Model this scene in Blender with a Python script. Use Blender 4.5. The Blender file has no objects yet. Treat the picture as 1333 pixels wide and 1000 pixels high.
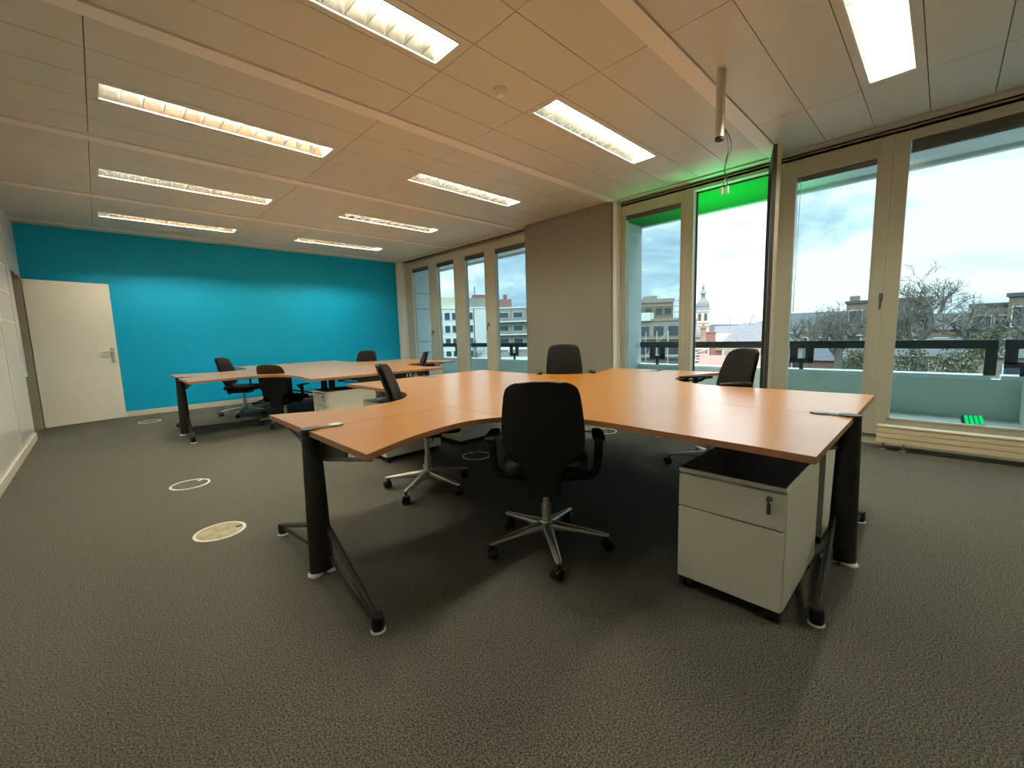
import bpy, bmesh, math, random
from mathutils import Vector, Matrix

random.seed(7)
S = bpy.context.scene
COL = S.collection
R = math.radians
PI = math.pi

# ---------------------------------------------------------------- camera
CAM_H = 1.19
F_PX = 547.39
yaw, pitch, roll = R(44.26333), R(6.81617), R(1.63435)
fw = Vector((math.sin(yaw) * math.cos(pitch), math.cos(yaw) * math.cos(pitch), -math.sin(pitch)))
rt0 = Vector((math.cos(yaw), -math.sin(yaw), 0))
dn0 = fw.cross(rt0)
rt = rt0 * math.cos(roll) + dn0 * math.sin(roll)
dn = -rt0 * math.sin(roll) + dn0 * math.cos(roll)
cam_d = bpy.data.cameras.new('camera')
cam_d.sensor_fit = 'HORIZONTAL'
cam_d.sensor_width = 36
cam_d.lens = F_PX / 1333 * 36
cam_d.clip_start = 0.02
cam_d.clip_end = 2000
cam = bpy.data.objects.new('camera', cam_d)
M3 = Matrix((rt, -dn, -fw)).transposed()
cam.matrix_world = Matrix.Translation((0, 0, CAM_H)) @ M3.to_4x4()
COL.objects.link(cam)
S.camera = cam

# ---------------------------------------------------------------- exposure
S.view_settings.view_transform = 'Standard'
S.view_settings.look = 'None'
S.view_settings.gamma = 1
S.view_settings.use_curve_mapping = False
S.view_settings.exposure = 0.0
S.cycles.blur_glossy = 0.6

TUBE_POWER = 255.0
SKY_POWER = 1.45

# ---------------------------------------------------------------- sky
world = bpy.data.worlds.new('sky')
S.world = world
world.use_nodes = True
nt = world.node_tree
nt.nodes.clear()
def N(t, tree, **kw):
    n = tree.nodes.new(t)
    for k, v in kw.items():
        if k in n.inputs: n.inputs[k].default_value = v
        else: setattr(n, k, v)
    return n
out = N('ShaderNodeOutputWorld', nt)
bg = N('ShaderNodeBackground', nt)
tc = N('ShaderNodeTexCoord', nt)
mp = N('ShaderNodeMapping', nt)
mp.inputs['Scale'].default_value = (1, 1, 2.6)
mp.inputs['Location'].default_value = (0.35, 0.1, 0.2)
n1 = N('ShaderNodeTexNoise', nt, Scale=2.6, Detail=7, Roughness=0.55, Distortion=0.35)
r1 = N('ShaderNodeValToRGB', nt)
r1.color_ramp.elements[0].position = 0.40
r1.color_ramp.elements[0].color = (0.50, 0.76, 0.98, 1)
r1.color_ramp.elements[1].position = 0.60
r1.color_ramp.elements[1].color = (1.75, 1.75, 1.70, 1)
e = r1.color_ramp.elements.new(0.5)
e.color = (0.90, 1.14, 1.26, 1)
sep = N('ShaderNodeSeparateXYZ', nt)
hr = N('ShaderNodeMapRange', nt)
hr.inputs['From Min'].default_value = -0.03
hr.inputs['From Max'].default_value = 0.0
mx = N('ShaderNodeMixRGB', nt)
mx.inputs['Color1'].default_value = (0.22, 0.21, 0.19, 1)
L = nt.links.new
L(tc.outputs['Generated'], mp.inputs['Vector']); L(mp.outputs[0], n1.inputs['Vector'])
L(n1.outputs['Fac'], r1.inputs['Fac'])
L(tc.outputs['Generated'], sep.inputs[0]); L(sep.outputs['Z'], hr.inputs['Value'])
L(hr.outputs[0], mx.inputs['Fac']); L(r1.outputs[0], mx.inputs['Color2'])
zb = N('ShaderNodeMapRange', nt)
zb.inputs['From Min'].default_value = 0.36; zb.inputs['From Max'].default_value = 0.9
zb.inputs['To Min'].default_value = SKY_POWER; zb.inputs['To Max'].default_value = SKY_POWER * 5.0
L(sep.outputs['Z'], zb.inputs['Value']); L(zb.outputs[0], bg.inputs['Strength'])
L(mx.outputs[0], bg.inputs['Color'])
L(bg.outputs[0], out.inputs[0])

# weak veiled sun from behind this building
sun_d = bpy.data.lights.new('veiled_sun', 'SUN')
sun_d.energy = 2.4; sun_d.angle = R(12); sun_d.color = (1.0, 0.96, 0.88)
sun = bpy.data.objects.new('veiled_sun', sun_d); COL.objects.link(sun)
sun.rotation_euler = Vector((0.80, 0.38, -0.62)).to_track_quat('-Z', 'Y').to_euler()

# ---------------------------------------------------------------- materials
MATS = {}
def mat(name, color, rough=0.5, metal=0.0, noise=None, bump=None, spec=0.5, sheen=0.0, emit=None, coat=0.0, scale_vec=None):
    """noise = (scale, colour2, low, high); bump = (scale, strength)"""
    m = bpy.data.materials.new(name)
    m.use_nodes = True
    t = m.node_tree
    b = t.nodes['Principled BSDF']
    b.inputs['Base Color'].default_value = (*color, 1)
    b.inputs['Roughness'].default_value = rough
    b.inputs['Metallic'].default_value = metal
    b.inputs['Specular IOR Level'].default_value = spec
    b.inputs['Sheen Weight'].default_value = sheen
    b.inputs['Coat Weight'].default_value = coat
    b.inputs['Coat Roughness'].default_value = 0.28
    b.inputs['Coat IOR'].default_value = 1.6
    if emit:
        b.inputs['Emission Color'].default_value = (*emit[0], 1)
        b.inputs['Emission Strength'].default_value = emit[1]
    c = t.nodes.new('ShaderNodeTexCoord')
    src = c.outputs['Object']
    if scale_vec:
        mpn = t.nodes.new('ShaderNodeMapping')
        mpn.inputs['Scale'].default_value = scale_vec
        t.links.new(src, mpn.inputs['Vector'])
        src = mpn.outputs[0]
    if noise:
        sc, c2, lo, hi = noise
        nz = t.nodes.new('ShaderNodeTexNoise')
        nz.inputs['Scale'].default_value = sc
        nz.inputs['Detail'].default_value = 4
        t.links.new(src, nz.inputs['Vector'])
        rp = t.nodes.new('ShaderNodeValToRGB')
        rp.color_ramp.elements[0].position = lo
        rp.color_ramp.elements[0].color = (*color, 1)
        rp.color_ramp.elements[1].position = hi
        rp.color_ramp.elements[1].color = (*c2, 1)
        t.links.new(nz.outputs['Fac'], rp.inputs['Fac'])
        t.links.new(rp.outputs[0], b.inputs['Base Color'])
    if bump:
        nb = t.nodes.new('ShaderNodeTexNoise')
        nb.inputs['Scale'].default_value = bump[0]
        nb.inputs['Detail'].default_value = 3
        t.links.new(src, nb.inputs['Vector'])
        bn = t.nodes.new('ShaderNodeBump')
        bn.inputs['Strength'].default_value = bump[1]
        bn.inputs['Distance'].default_value = 0.005
        t.links.new(nb.outputs['Fac'], bn.inputs['Height'])
        t.links.new(bn.outputs[0], b.inputs['Normal'])
    MATS[name] = m
    return m

def glass_mat(name, tint, gloss=0.06):
    m = bpy.data.materials.new(name)
    m.use_nodes = True
    t = m.node_tree
    t.nodes.clear()
    o = t.nodes.new('ShaderNodeOutputMaterial')
    tr = t.nodes.new('ShaderNodeBsdfTransparent')
    tr.inputs['Color'].default_value = (*tint, 1)
    gl = t.nodes.new('ShaderNodeBsdfGlossy')
    gl.inputs['Roughness'].default_value = 0.0
    lw = t.nodes.new('ShaderNodeLayerWeight')
    lw.inputs['Blend'].default_value = 0.5
    pw = t.nodes.new('ShaderNodeMath'); pw.operation = 'POWER'; pw.inputs[1].default_value = 4.0
    ml = t.nodes.new('ShaderNodeMath'); ml.operation = 'MULTIPLY_ADD'; ml.inputs[1].default_value = 0.5; ml.inputs[2].default_value = 0.025
    t.links.new(lw.outputs['Facing'], pw.inputs[0]); t.links.new(pw.outputs[0], ml.inputs[0])
    mxs = t.nodes.new('ShaderNodeMixShader')
    t.links.new(ml.outputs[0], mxs.inputs[0])
    t.links.new(tr.outputs[0], mxs.inputs[1])
    t.links.new(gl.outputs[0], mxs.inputs[2])
    t.links.new(mxs.outputs[0], o.inputs[0])
    MATS[name] = m
    return m

CARPET = mat('carpet', (0.032, 0.031, 0.026), 0.95, noise=(165, (0.175, 0.170, 0.145), 0.36, 0.68), bump=(320, 0.8), spec=0.15)
CEIL = mat('ceiling_paint', (0.645, 0.64, 0.57), 0.42, spec=0.5)
STRIP = mat('ceiling_strip_paint', (0.86, 0.83, 0.77), 0.5)
BACKING = mat('ceiling_void', (0.03, 0.03, 0.03), 0.9)
BLUE = mat('blue_paint', (0.0, 0.40, 0.70), 0.5, bump=(90, 0.05), spec=0.3)
WHITEWALL = mat('white_paint', (0.84, 0.85, 0.82), 0.22)
PIER = mat('pier_paint', (0.26, 0.245, 0.205), 0.7)
PLASTER = mat('plaster', (0.60, 0.57, 0.50), 0.7)
SKIRT = mat('skirting', (0.72, 0.68, 0.58), 0.45)
DOORM = mat('door_laminate', (0.86, 0.84, 0.74), 0.38)
JAMB = mat('door_jamb', (0.42, 0.38, 0.29), 0.5)
FRAME = mat('window_frame_cream', (0.50, 0.49, 0.39), 0.4)
DARKF = mat('anthracite_metal', (0.035, 0.035, 0.035), 0.45)
RADM = mat('radiator_enamel', (0.72, 0.62, 0.42), 0.4)
BLIND = mat('blind_slats', (0.14, 0.14, 0.13), 0.5)
CHROME = mat('chrome', (0.75, 0.75, 0.74), 0.18, 1.0)
ALU = mat('brushed_aluminium', (0.60, 0.59, 0.56), 0.42, 0.9)
STEEL = mat('dark_steel', (0.018, 0.018, 0.018), 0.38, 0.3)
GREYSTEEL = mat('grey_steel', (0.10, 0.10, 0.095), 0.38, 0.5)
BLACKP = mat('black_plastic', (0.007, 0.007, 0.007), 0.5, spec=0.35)
FABRIC = mat('black_fabric', (0.006, 0.0058, 0.006), 0.85, bump=(500, 0.25), sheen=0.02, spec=0.15)
WOOD = mat('cherry_laminate', (0.57, 0.218, 0.016), 0.276, noise=(3.2, (0.67, 0.265, 0.024), 0.30, 0.70), scale_vec=(1.5, 9, 1), spec=0.9, coat=0.9)
WOODEDGE = mat('cherry_edge', (0.36, 0.15, 0.055), 0.4)
PEDM = mat('pedestal_enamel', (0.74, 0.73, 0.63), 0.42)
PEDTOP = mat('pedestal_top', (0.035, 0.034, 0.035), 0.5)
WHITEP = mat('white_plastic', (0.80, 0.79, 0.74), 0.4)
REFLECT = mat('louvre_reflector', (0.86, 0.84, 0.76), 0.26, 0.965)
LOUVRE = mat('louvre_blades', (0.52, 0.51, 0.46), 0.34, 1.0)
TUBE = mat('lamp_tube', (1, 1, 1), 0.5, emit=((1.0, 0.93, 0.73), TUBE_POWER))
PORCE = mat('soffit_paint', (0.78, 0.80, 0.78), 0.6)
CONC = mat('concrete', (0.50, 0.52, 0.50), 0.8, noise=(3, (0.58, 0.59, 0.57), 0.3, 0.7))
PARAPET = mat('parapet_panel', (0.66, 0.74, 0.69), 0.6)
COPING = mat('coping_metal', (0.80, 0.82, 0.82), 0.4, 0.0)
RAIL = mat('rail_paint', (0.035, 0.037, 0.038), 0.5)
LIDW = mat('worn_lid', (0.26, 0.22, 0.13), 0.6, noise=(14, (0.42, 0.37, 0.24), 0.35, 0.6))
GLASS = glass_mat('tinted_glass', (0.63, 0.725, 0.74))
CLEAR = glass_mat('leaf_glass', (0.94, 0.97, 0.97))
GREENL = mat('green_led', (0.0, 0.2, 0.05), 0.4, emit=((0.0, 1.0, 0.25), 1.3))

# ---------------------------------------------------------------- mesh builder
class MB:
    def __init__(self): self.bm = bmesh.new()
    def _face(self, vs, mi=0):
        try:
            f = self.bm.faces.new(vs); f.material_index = mi
            return f
        except ValueError: return None
    def box(self, x0, x1, y0, y1, z0, z1, mi=0, M=None):
        vs = []
        for z in (z0, z1):
            for (x, y) in ((x0, y0), (x1, y0), (x1, y1), (x0, y1)):
                p = Vector((x, y, z))
                vs.append(self.bm.verts.new(M @ p if M else p))
        for q in ((3, 2, 1, 0), (4, 5, 6, 7), (0, 1, 5, 4), (1, 2, 6, 5), (2, 3, 7, 6), (3, 0, 4, 7)):
            self._face([vs[i] for i in q], mi)
        return self
    def rings(self, rs, cap=True, mi=0, closed=False):
        R_ = [[self.bm.verts.new(p) for p in r] for r in rs]
        n = len(R_[0])
        pairs = list(zip(R_, R_[1:]))
        if closed: pairs.append((R_[-1], R_[0]))
        for a, b in pairs:
            for i in range(n):
                self._face([a[i], a[(i + 1) % n], b[(i + 1) % n], b[i]], mi)
        if cap and not closed:
            self._face(R_[0][::-1], mi); self._face(R_[-1], mi)
        return self
    def tube(self, pts, r, seg=10, mi=0, cap=True, closed=False, flat=1.0):
        pts = [Vector(p) for p in pts]
        n = len(pts)
        rs = r if isinstance(r, (list, tuple)) else [r] * n
        up = None
        rings = []
        for i, p in enumerate(pts):
            if closed: t = pts[(i + 1) % n] - pts[i - 1]
            else: t = pts[min(i + 1, n - 1)] - pts[max(i - 1, 0)]
            t.normalize()
            if up is None:
                a = Vector((0, 0, 1)) if abs(t.z) < 0.9 else Vector((1, 0, 0))
                up = (a - t * a.dot(t)).normalized()
            else:
                up = up - t * up.dot(t)
                up.normalize()
            s = t.cross(up)
            rings.append([p + (s * math.cos(k * 2 * PI / seg) + up * math.sin(k * 2 * PI / seg) * flat) * rs[i] for k in range(seg)])
        return self.rings(rings, cap, mi, closed)
    def cyl(self, p0, p1, r0, r1=None, seg=16, mi=0):
        return self.tube([p0, p1], [r0, r0 if r1 is None else r1], seg, mi)
    def lathe(self, prof, c=(0, 0), seg=24, mi=0, sx=1.0, sy=1.0):
        rs = []
        for (r, z) in prof:
            rs.append([Vector((c[0] + sx * r * math.cos(k * 2 * PI / seg), c[1] + sy * r * math.sin(k * 2 * PI / seg), z)) for k in range(seg)])
        return self.rings(rs, True, mi)
    def prism(self, outline, z0, z1, side_mi=0, M=None):
        a = [self.bm.verts.new(M @ Vector((x, y, z0)) if M else Vector((x, y, z0))) for x, y in outline]
        b = [self.bm.verts.new(M @ Vector((x, y, z1)) if M else Vector((x, y, z1))) for x, y in outline]
        n = len(a)
        self._face(a[::-1], side_mi); self._face(b, 0)
        for i in range(n): self._face([a[i], a[(i + 1) % n], b[(i + 1) % n], b[i]], side_mi)
        return self
    def ring(self, c, r_in, r_out, z0, z1, seg=40, mi=0):
        rs = []
        for (r, z) in ((r_in, z0), (r_out, z0), (r_out, z1), (r_in, z1)):
            rs.append([Vector((c[0] + r * math.cos(k * 2 * PI / seg), c[1] + r * math.sin(k * 2 * PI / seg), z)) for k in range(seg)])
        return self.rings(rs, False, mi, True)
    def build(self, name, m, parent=None, smooth=35, bevel=0.0, seg=2, subsurf=0):
        bm = self.bm
        bmesh.ops.recalc_face_normals(bm, faces=bm.faces)
        me = bpy.data.meshes.new(name)
        bm.to_mesh(me); bm.free()
        for x in (m if isinstance(m, (list, tuple)) else [m]): me.materials.append(x)
        if smooth:
            for p in me.polygons: p.use_smooth = True
            if smooth < 180: me.set_sharp_from_angle(angle=R(smooth))
        o = bpy.data.objects.new(name, me)
        COL.objects.link(o)
        if parent is not None: o.parent = parent
        if bevel:
            b = o.modifiers.new('bevel', 'BEVEL')
            b.width = bevel; b.segments = seg; b.limit_method = 'ANGLE'; b.angle_limit = R(40)
            b.harden_normals = True
        if subsurf:
            s = o.modifiers.new('sub', 'SUBSURF'); s.levels = subsurf; s.render_levels = subsurf
        return o

def tag(o, label=None, cat=None, group=None, kind=None):
    if label: o['label'] = label
    if cat: o['category'] = cat
    if group: o['group'] = group
    if kind: o['kind'] = kind
    return o
def thing(name, loc=(0, 0, 0), rz=0.0, label=None, cat=None, group=None, kind=None):
    o = bpy.data.objects.new(name, None)
    o.empty_display_size = 0.1
    o.location = loc; o.rotation_euler = (0, 0, rz)
    COL.objects.link(o)
    return tag(o, label, cat, group, kind)
def dup(o, parent=None):
    c = o.copy()
    COL.objects.link(c)
    if parent is not None: c.parent = parent
    for ch in list(KIDS.get(o.name, o.children)):
        dup(ch, c)
    return c
KIDS = {}
def struct(o): o['kind'] = 'structure'; return o

def arc_pts(pts, n=6):
    """Catmull-Rom through pts"""
    P = [Vector(p) for p in pts]
    P = [P[0] * 2 - P[1]] + P + [P[-1] * 2 - P[-2]]
    out_ = []
    for i in range(1, len(P) - 2):
        for k in range(n):
            t = k / n
            a, b, c, d = P[i - 1], P[i], P[i + 1], P[i + 2]
            out_.append(0.5 * ((2 * b) + (c - a) * t + (2 * a - 5 * b + 4 * c - d) * t * t + (3 * b - a - 3 * c + d) * t ** 3))
    out_.append(P[-2])
    return out_

# ================================================================= ROOM SHELL
XL, XW, YB, YF, ZC = -0.70, 5.44, 9.42, -2.6, 2.97
YW_END = 8.16          # end of the left wall before the doorway
struct(MB().box(XL - 1.6, XW + 0.12, YF - 0.1, YB + 0.1, -0.2, 0).build('floor', CARPET))
struct(MB().box(XL - 1.6, XW + 0.12, YB, YB + 0.12, 0, 3.3).build('wall_back', BLUE))
struct(MB().box(XL - 0.1, XW + 0.12, YF - 0.12, YF, 0, 3.3).build('wall_front', PLASTER))
w = MB().box(XL - 0.10, XL, YF, YW_END, 0, 3.3)
w.box(XL - 0.10, XL, YW_END, 9.14, 2.19, 3.3)
w.box(XL - 0.10, XL, 9.14, YB, 0, 3.3)
struct(w.build('wall_left', WHITEWALL))
struct(MB().box(XL - 1.6, XL - 1.5, 7.0, YB + 0.1, 0, 3.3).box(XL - 1.5, XL - 0.1, 7.0, 7.1, 0, 3.3).build('wall_corridor', PLASTER))
struct(MB().box(XL - 1.6, XL - 0.1, 7.0, YB + 0.1, 2.7, 2.8).build('trim_corridor_ceiling', PLASTER))
# panel joints and end post of the left partition
lp = MB()
for y in (6.9, 5.4, 3.9, 2.4, 0.9, -0.6):
    lp.box(XL - 0.002, XL + 0.006, y - 0.02, y + 0.02, 0.1, ZC)
for z in (1.49, 1.83, 2.15):
    lp.box(XL - 0.002, XL + 0.005, 0.9, YW_END - 0.25, z - 0.008, z + 0.008)
struct(lp.build('trim_1', SKIRT))
struct(MB().box(XL - 0.11, XL + 0.018, YW_END - 0.22, YW_END + 0.015, 0.82, ZC - 0.004).build('trim_2', WHITEWALL, bevel=0.004))
jb = MB().box(XL - 0.10, XL + 0.014, 9.125, 9.16, 0, 2.19).box(XL - 0.10, XL + 0.014, YW_END + 0.015, 9.16, 2.17, 2.20)
struct(jb.build('trim_3', JAMB, bevel=0.003))
struct(MB().box(XL, XL + 0.016, YF, YW_END, 0, 0.09).build('baseboard_left', SKIRT, bevel=0.003))
struct(MB().box(XL, XW, YB - 0.016, YB, 0, 0.085).build('baseboard_back', SKIRT, bevel=0.003))

# ---- door leaf standing open against the blue wall
ang = math.atan2(0.24, 0.89)
door = thing('door_1', (XL + 0.02, 9.145, 0), ang, 'cream flush door leaf standing open against the blue wall', 'door', kind='structure')
MB().box(0, 0.925, -0.02, 0.02, 0.008, 2.155).build('door_leaf', DOORM, door, bevel=0.002)
h = MB().box(0.835, 0.880, -0.032, -0.0195, 0.91, 1.15)
h.build('handle_plate', ALU, door, bevel=0.004)
h = MB().cyl((0.858, -0.03, 1.09), (0.858, -0.075, 1.09), 0.010).tube([(0.862, -0.073, 1.09), (0.80, -0.076, 1.09), (0.735, -0.074, 1.088)], 0.0095)
h.build('door_handle', ALU, door)

# ---- ceiling
ZT = ZC + 0.16
struct(MB().box(XL - 0.1, XW + 0.12, YF - 0.1, YB + 0.1, ZT, ZT + 0.1).build('ceiling', BACKING))
xs = [XL, 0.125, 1.85, 2.67, 4.40, 5.275]
LIGHT_X = ((0.18, 1.78), (2.71, 4.31))
BAND = 1.945
cp = MB(); st = MB()
g = 0.0022
def panel(x0, x1, y0, y1):
    y0 = max(y0, YF); y1 = min(y1, YB)
    if y1 - y0 < 0.01: return
    cp.box(x0 + g, x1 - g, y0 + g, y1 - g, ZC, ZC + 0.02)
light_pos = []
for k in range(-3, 5):
    s0 = 1.29 + k * BAND; s1 = s0 + 0.13
    if s1 < YF or s0 > YB: continue
    st.box(XL, 5.275, max(s0, YF) + 0.004, min(s1, YB) - 0.004, ZC - 0.012, ZC + 0.02)
    ys = [s1 + i * (BAND - 0.13) / 5 for i in range(6)]
    for j in range(5):
        for i in range(5):
            x0, x1, y0, y1 = xs[i], xs[i + 1], ys[j], ys[j + 1]
            if j == 2 and i in (1, 3) and y1 < YB and y0 > YF:
                lx0, lx1 = LIGHT_X[0 if i == 1 else 1]
                ly0, ly1 = (y0 + y1) / 2 - 0.132, (y0 + y1) / 2 + 0.132
                cp.box(x0 + g, lx0, y0 + g, y1 - g, ZC, ZC + 0.02)
                cp.box(lx1, x1 - g, y0 + g, y1 - g, ZC, ZC + 0.02)
                cp.box(lx0, lx1, y0 + g, ly0, ZC, ZC + 0.02)
                cp.box(lx0, lx1, ly1, y1 - g, ZC, ZC + 0.02)
                light_pos.append(((lx0 + lx1) / 2, (ly0 + ly1) / 2))
            else:
                panel(x0, x1, y0, y1)
struct(cp.build('ceiling_panels', CEIL, smooth=0, bevel=0.0012, seg=1))
struct(st.build('trim_4', STRIP, smooth=0))
# perimeter margin and pelmet along the windows
pm = MB().box(5.30, XW + 0.1, YF, YB, ZC - 0.012, ZC + 0.03)
struct(pm.build('trim_5', CEIL, smooth=0))
struct(MB().box(5.40, XW + 0.08, YF, YB, 2.90, ZC - 0.034).build('trim_6', FRAME, smooth=0))

# ---- ceiling lights
def make_light():
    t = thing('ceiling_light')
    hx, hy, d = 0.80, 0.132, 0.115
    # tray walls (reflector): sloped sides + ends + top
    m = MB()
    def quad(*ps): m._face([m.bm.verts.new(Vector(p)) for p in ps])
    z0, z1 = 0.0, d
    ty = 0.075
    prof = [(-hy + 0.006, z0), (-0.098, 0.040), (-0.058, 0.088), (-0.030, 0.108), (0, z1), (0.030, 0.108), (0.058, 0.088), (0.098, 0.040), (hy - 0.006, z0)]
    for (a, za), (b, zb) in zip(prof, prof[1:]):
        quad((-hx + 0.008, a, za), (hx - 0.008, a, za), (hx - 0.008, b, zb), (-hx + 0.008, b, zb))
    m.build('reflector', REFLECT, t, smooth=30)
    f = MB()
    f.box(-hx, hx, -hy, -hy + 0.008, -0.004, d + 0.02).box(-hx, hx, hy - 0.008, hy, -0.004, d + 0.02)
    f.box(-hx, -hx + 0.008, -hy, hy, -0.004, d + 0.02).box(hx - 0.008, hx, -hy, hy, -0.004, d + 0.02)
    f.box(-hx, hx, -hy, hy, d + 0.012, d + 0.022)
    f.build('housing', WHITEP, t, smooth=0)
    MB().cyl((-hx + 0.03, 0, 0.078), (hx - 0.03, 0, 0.078), 0.014, seg=10).build('lamp_tube', TUBE, t)
    l = MB()
    n = 13
    for i in range(1, n):
        x = -hx + 2 * hx * i / n
        e_ = hy - 0.010
        o_ = [(-e_, 0.002), (e_, 0.002), (0.098, 0.030), (0.078, 0.056), (-0.078, 0.056), (-0.098, 0.030)]
        l.rings([[Vector((x + q, y, z)) for y, z in o_] for q in (-0.0025, 0.0025)])
    l.build('louvre', LOUVRE, t, smooth=0)
    return t
proto = make_light()
LL = {}
first = True
for (lx, ly) in light_pos:
    if ly > 9: continue
    c = 'L' if lx < 2 else 'R'
    LL[(c, round((ly - 0.41) / BAND))] = (lx, ly)
NAMES = {('L', 1): 'glaring white louvre light at the top of the photo, nearest of the left row',
         ('L', 2): 'long louvre light left of the smoke detector, second of the left row',
         ('L', 3): 'long louvre light third of the left row, one before the blue wall',
         ('L', 4): 'thin-looking louvre light of the left row right before the blue wall above the door',
         ('R', 0): 'silver louvre light at the top right above the large window with the bare trees',
         ('R', 1): 'louvre light between the smoke detector and the hanging metal pole',
         ('R', 2): 'louvre light of the right row level with the grey pier',
         ('R', 3): 'louvre light of the right row before the far windows, second from the blue wall',
         ('R', 4): 'small-looking louvre light at the far end of the right row by the blue wall',
         ('R', -1): 'louvre light added behind the camera to brighten the right side, out of the picture'}  # last entry: unseen lamp added to lighten the right-hand floor and radiator
for key in sorted(LL):
    lx, ly = LL[key]
    if key not in NAMES: continue
    t = proto if first else dup(proto)
    first = False
    t.location = (lx, ly, ZC)
    tag(t, NAMES[key], 'ceiling light', 'recessed louvre ceiling lights')

# ---- smoke detector, service pole
sd = thing('smoke_detector', (2.30, 2.395, ZC), 0, 'small white round smoke detector on the ceiling', 'smoke detector')
MB().lathe([(0.052, 0.0), (0.052, -0.012), (0.046, -0.018)], seg=28).build('base', WHITEP, sd)
MB().lathe([(0.040, -0.0185), (0.038, -0.032), (0.028, -0.045), (0.010, -0.048)], seg=28).build('sensor_head', WHITEP, sd)

pole = thing('service_pole', (3.30, 1.205, ZC), 0, 'grey metal service pole stub hanging from the ceiling with loose cables', 'service pole')
MB().tube([(0, 0, -0.004), (0, 0, -0.455)], 0.030, 20).build('pole', ALU, pole)
MB().lathe([(0.0302, -0.44), (0.0302, -0.46), (0.022, -0.462), (0.004, -0.455)], seg=20).build('end_cap', STEEL, pole)
def cable(name, pts, r=0.0035, m=BLACKP, parent=None):
    return MB().tube(arc_pts(pts, 6), r, 7).build(name, m, parent)
bx, by = 0.018, -0.026
cable('cable', [(bx, by, -0.38), (bx + 0.03, by - 0.02, -0.43), (bx + 0.045, by - 0.035, -0.50), (bx + 0.02, by - 0.02, -0.58), (bx + 0.005, by - 0.005, -0.66), (bx + 0.03, by - 0.015, -0.72), (bx + 0.03, by - 0.02, -0.775)], 0.0038, GREYSTEEL, pole)
cable('cable', [(bx, by, -0.385), (bx + 0.015, by - 0.015, -0.45), (bx + 0.03, by - 0.02, -0.52), (bx + 0.015, by - 0.01, -0.60), (bx + 0.01, by - 0.005, -0.68), (bx + 0.01, by - 0.01, -0.73), (bx - 0.012, by + 0.004, -0.79)], 0.0038, GREYSTEEL, pole)
MB().box(bx + 0.022, bx + 0.042, by - 0.028, by - 0.012, -0.82, -0.77).build('connector', WHITEP, pole, bevel=0.002)
MB().box(bx - 0.026, bx - 0.004, by - 0.004, by + 0.012, -0.83, -0.785).build('connector', WHITEP, pole, bevel=0.002)

# ================================================================= WINDOW WALL
XF0, XF1 = 5.40, 5.50      # frame depth
pier = MB().box(5.285, 5.62, 3.34, 5.02, 0, 3.1)
struct(pier.build('wall_right', PIER, smooth=0, bevel=0.004))
struct(MB().box(5.30, 5.62, 3.27, 3.335, 0, ZC - 0.014).build('trim_7', WHITEWALL, smooth=0, bevel=0.004))
struct(MB().box(5.34, 5.62, 9.10, YB, 0, ZC - 0.014).box(5.30, 5.38, 9.24, 9.34, 0, ZC - 0.014).build('trim_8', WHITEWALL, smooth=0, bevel=0.004))
struct(MB().box(5.30, 5.62, YF, -1.62, 0, 3.1).build('wall_right_pier', PIER, smooth=0))
struct(MB().box(XF0 + 0.01, 5.62, YF, YB, 2.93, 3.3).build('trim_9', BACKING, smooth=0))
struct(MB().box(XF0 + 0.03, 5.62, -1.7, 3.4, 0, 0.10).box(XF0 + 0.03, 5.62, 4.9, 9.2, 0, 0.10).build('trim_10', FRAME, smooth=0))

def make_window(idx, y0, y1, gy0, gy1, gz0, gz1, zt, blind=0.10, handle=None, glass=GLASS, frame_m=FRAME, label=''):
    """y0..y1 = outer frame, gy0..gy1 = glass"""
    t = thing('window_%d' % idx, (XF0, (y0 + y1) / 2, 0), 0, label, 'window', kind='structure')
    o = (y0 + y1) / 2
    f = MB()
    f.box(0, 0.10, y0 - o, gy0 - o, 0.10, zt).box(0, 0.10, gy1 - o, y1 - o, 0.10, zt)
    f.box(0, 0.10, gy0 - o, gy1 - o, 0.10, gz0).box(0, 0.10, gy0 - o, gy1 - o, gz1, zt)
    f.build('frame', frame_m, t, smooth=0, bevel=0.003)
    if glass:
        b = MB()
        w_ = 0.014
        b.box(-0.006, 0.05, gy0 - o - 0.002, gy0 - o + w_, gz0, gz1).box(-0.006, 0.05, gy1 - o - w_, gy1 - o + 0.002, gz0, gz1)
        b.box(-0.006, 0.05, gy0 - o, gy1 - o, gz0 - 0.002, gz0 + w_).box(-0.006, 0.05, gy0 - o, gy1 - o, gz1 - w_, gz1 + 0.002)
        b.build('glazing_bead', frame_m, t, smooth=0)
        MB().box(0.052, 0.060, gy0 - o - 0.01, gy1 - o + 0.01, gz0 - 0.01, gz1 + 0.01).build('pane', glass, t, smooth=0)
    if blind:
        s = MB()
        n = 7
        for i in range(n):
            z = gz1 - 0.016 - i * (blind - 0.02) / n
            s.box(0.012, 0.042, gy0 - o + 0.02, gy1 - o - 0.02, z - 0.006, z - 0.001)
        s.box(0.014, 0.040, gy0 - o + 0.02, gy1 - o - 0.02, gz1 - blind, gz1 - blind + 0.014)
        s.box(0.024, 0.032, gy0 - o + 0.03, gy1 - o - 0.03, gz1 - blind, gz1 - 0.014)
        s.build('blind', BLIND, t, smooth=0)
    if handle is not None:
        hy, hz = handle
        hm = MB().box(-0.012, 0.0, hy - o - 0.014, hy - o + 0.014, hz - 0.035, hz + 0.035)
        hm.tube([(-0.01, hy - o, hz), (-0.045, hy - o, hz), (-0.05, hy - o, hz - 0.02), (-0.048, hy - o, hz - 0.12)], [0.009, 0.009, 0.010, 0.008], 10)
        hm.build('handle', GREYSTEEL, t)
    return t

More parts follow.
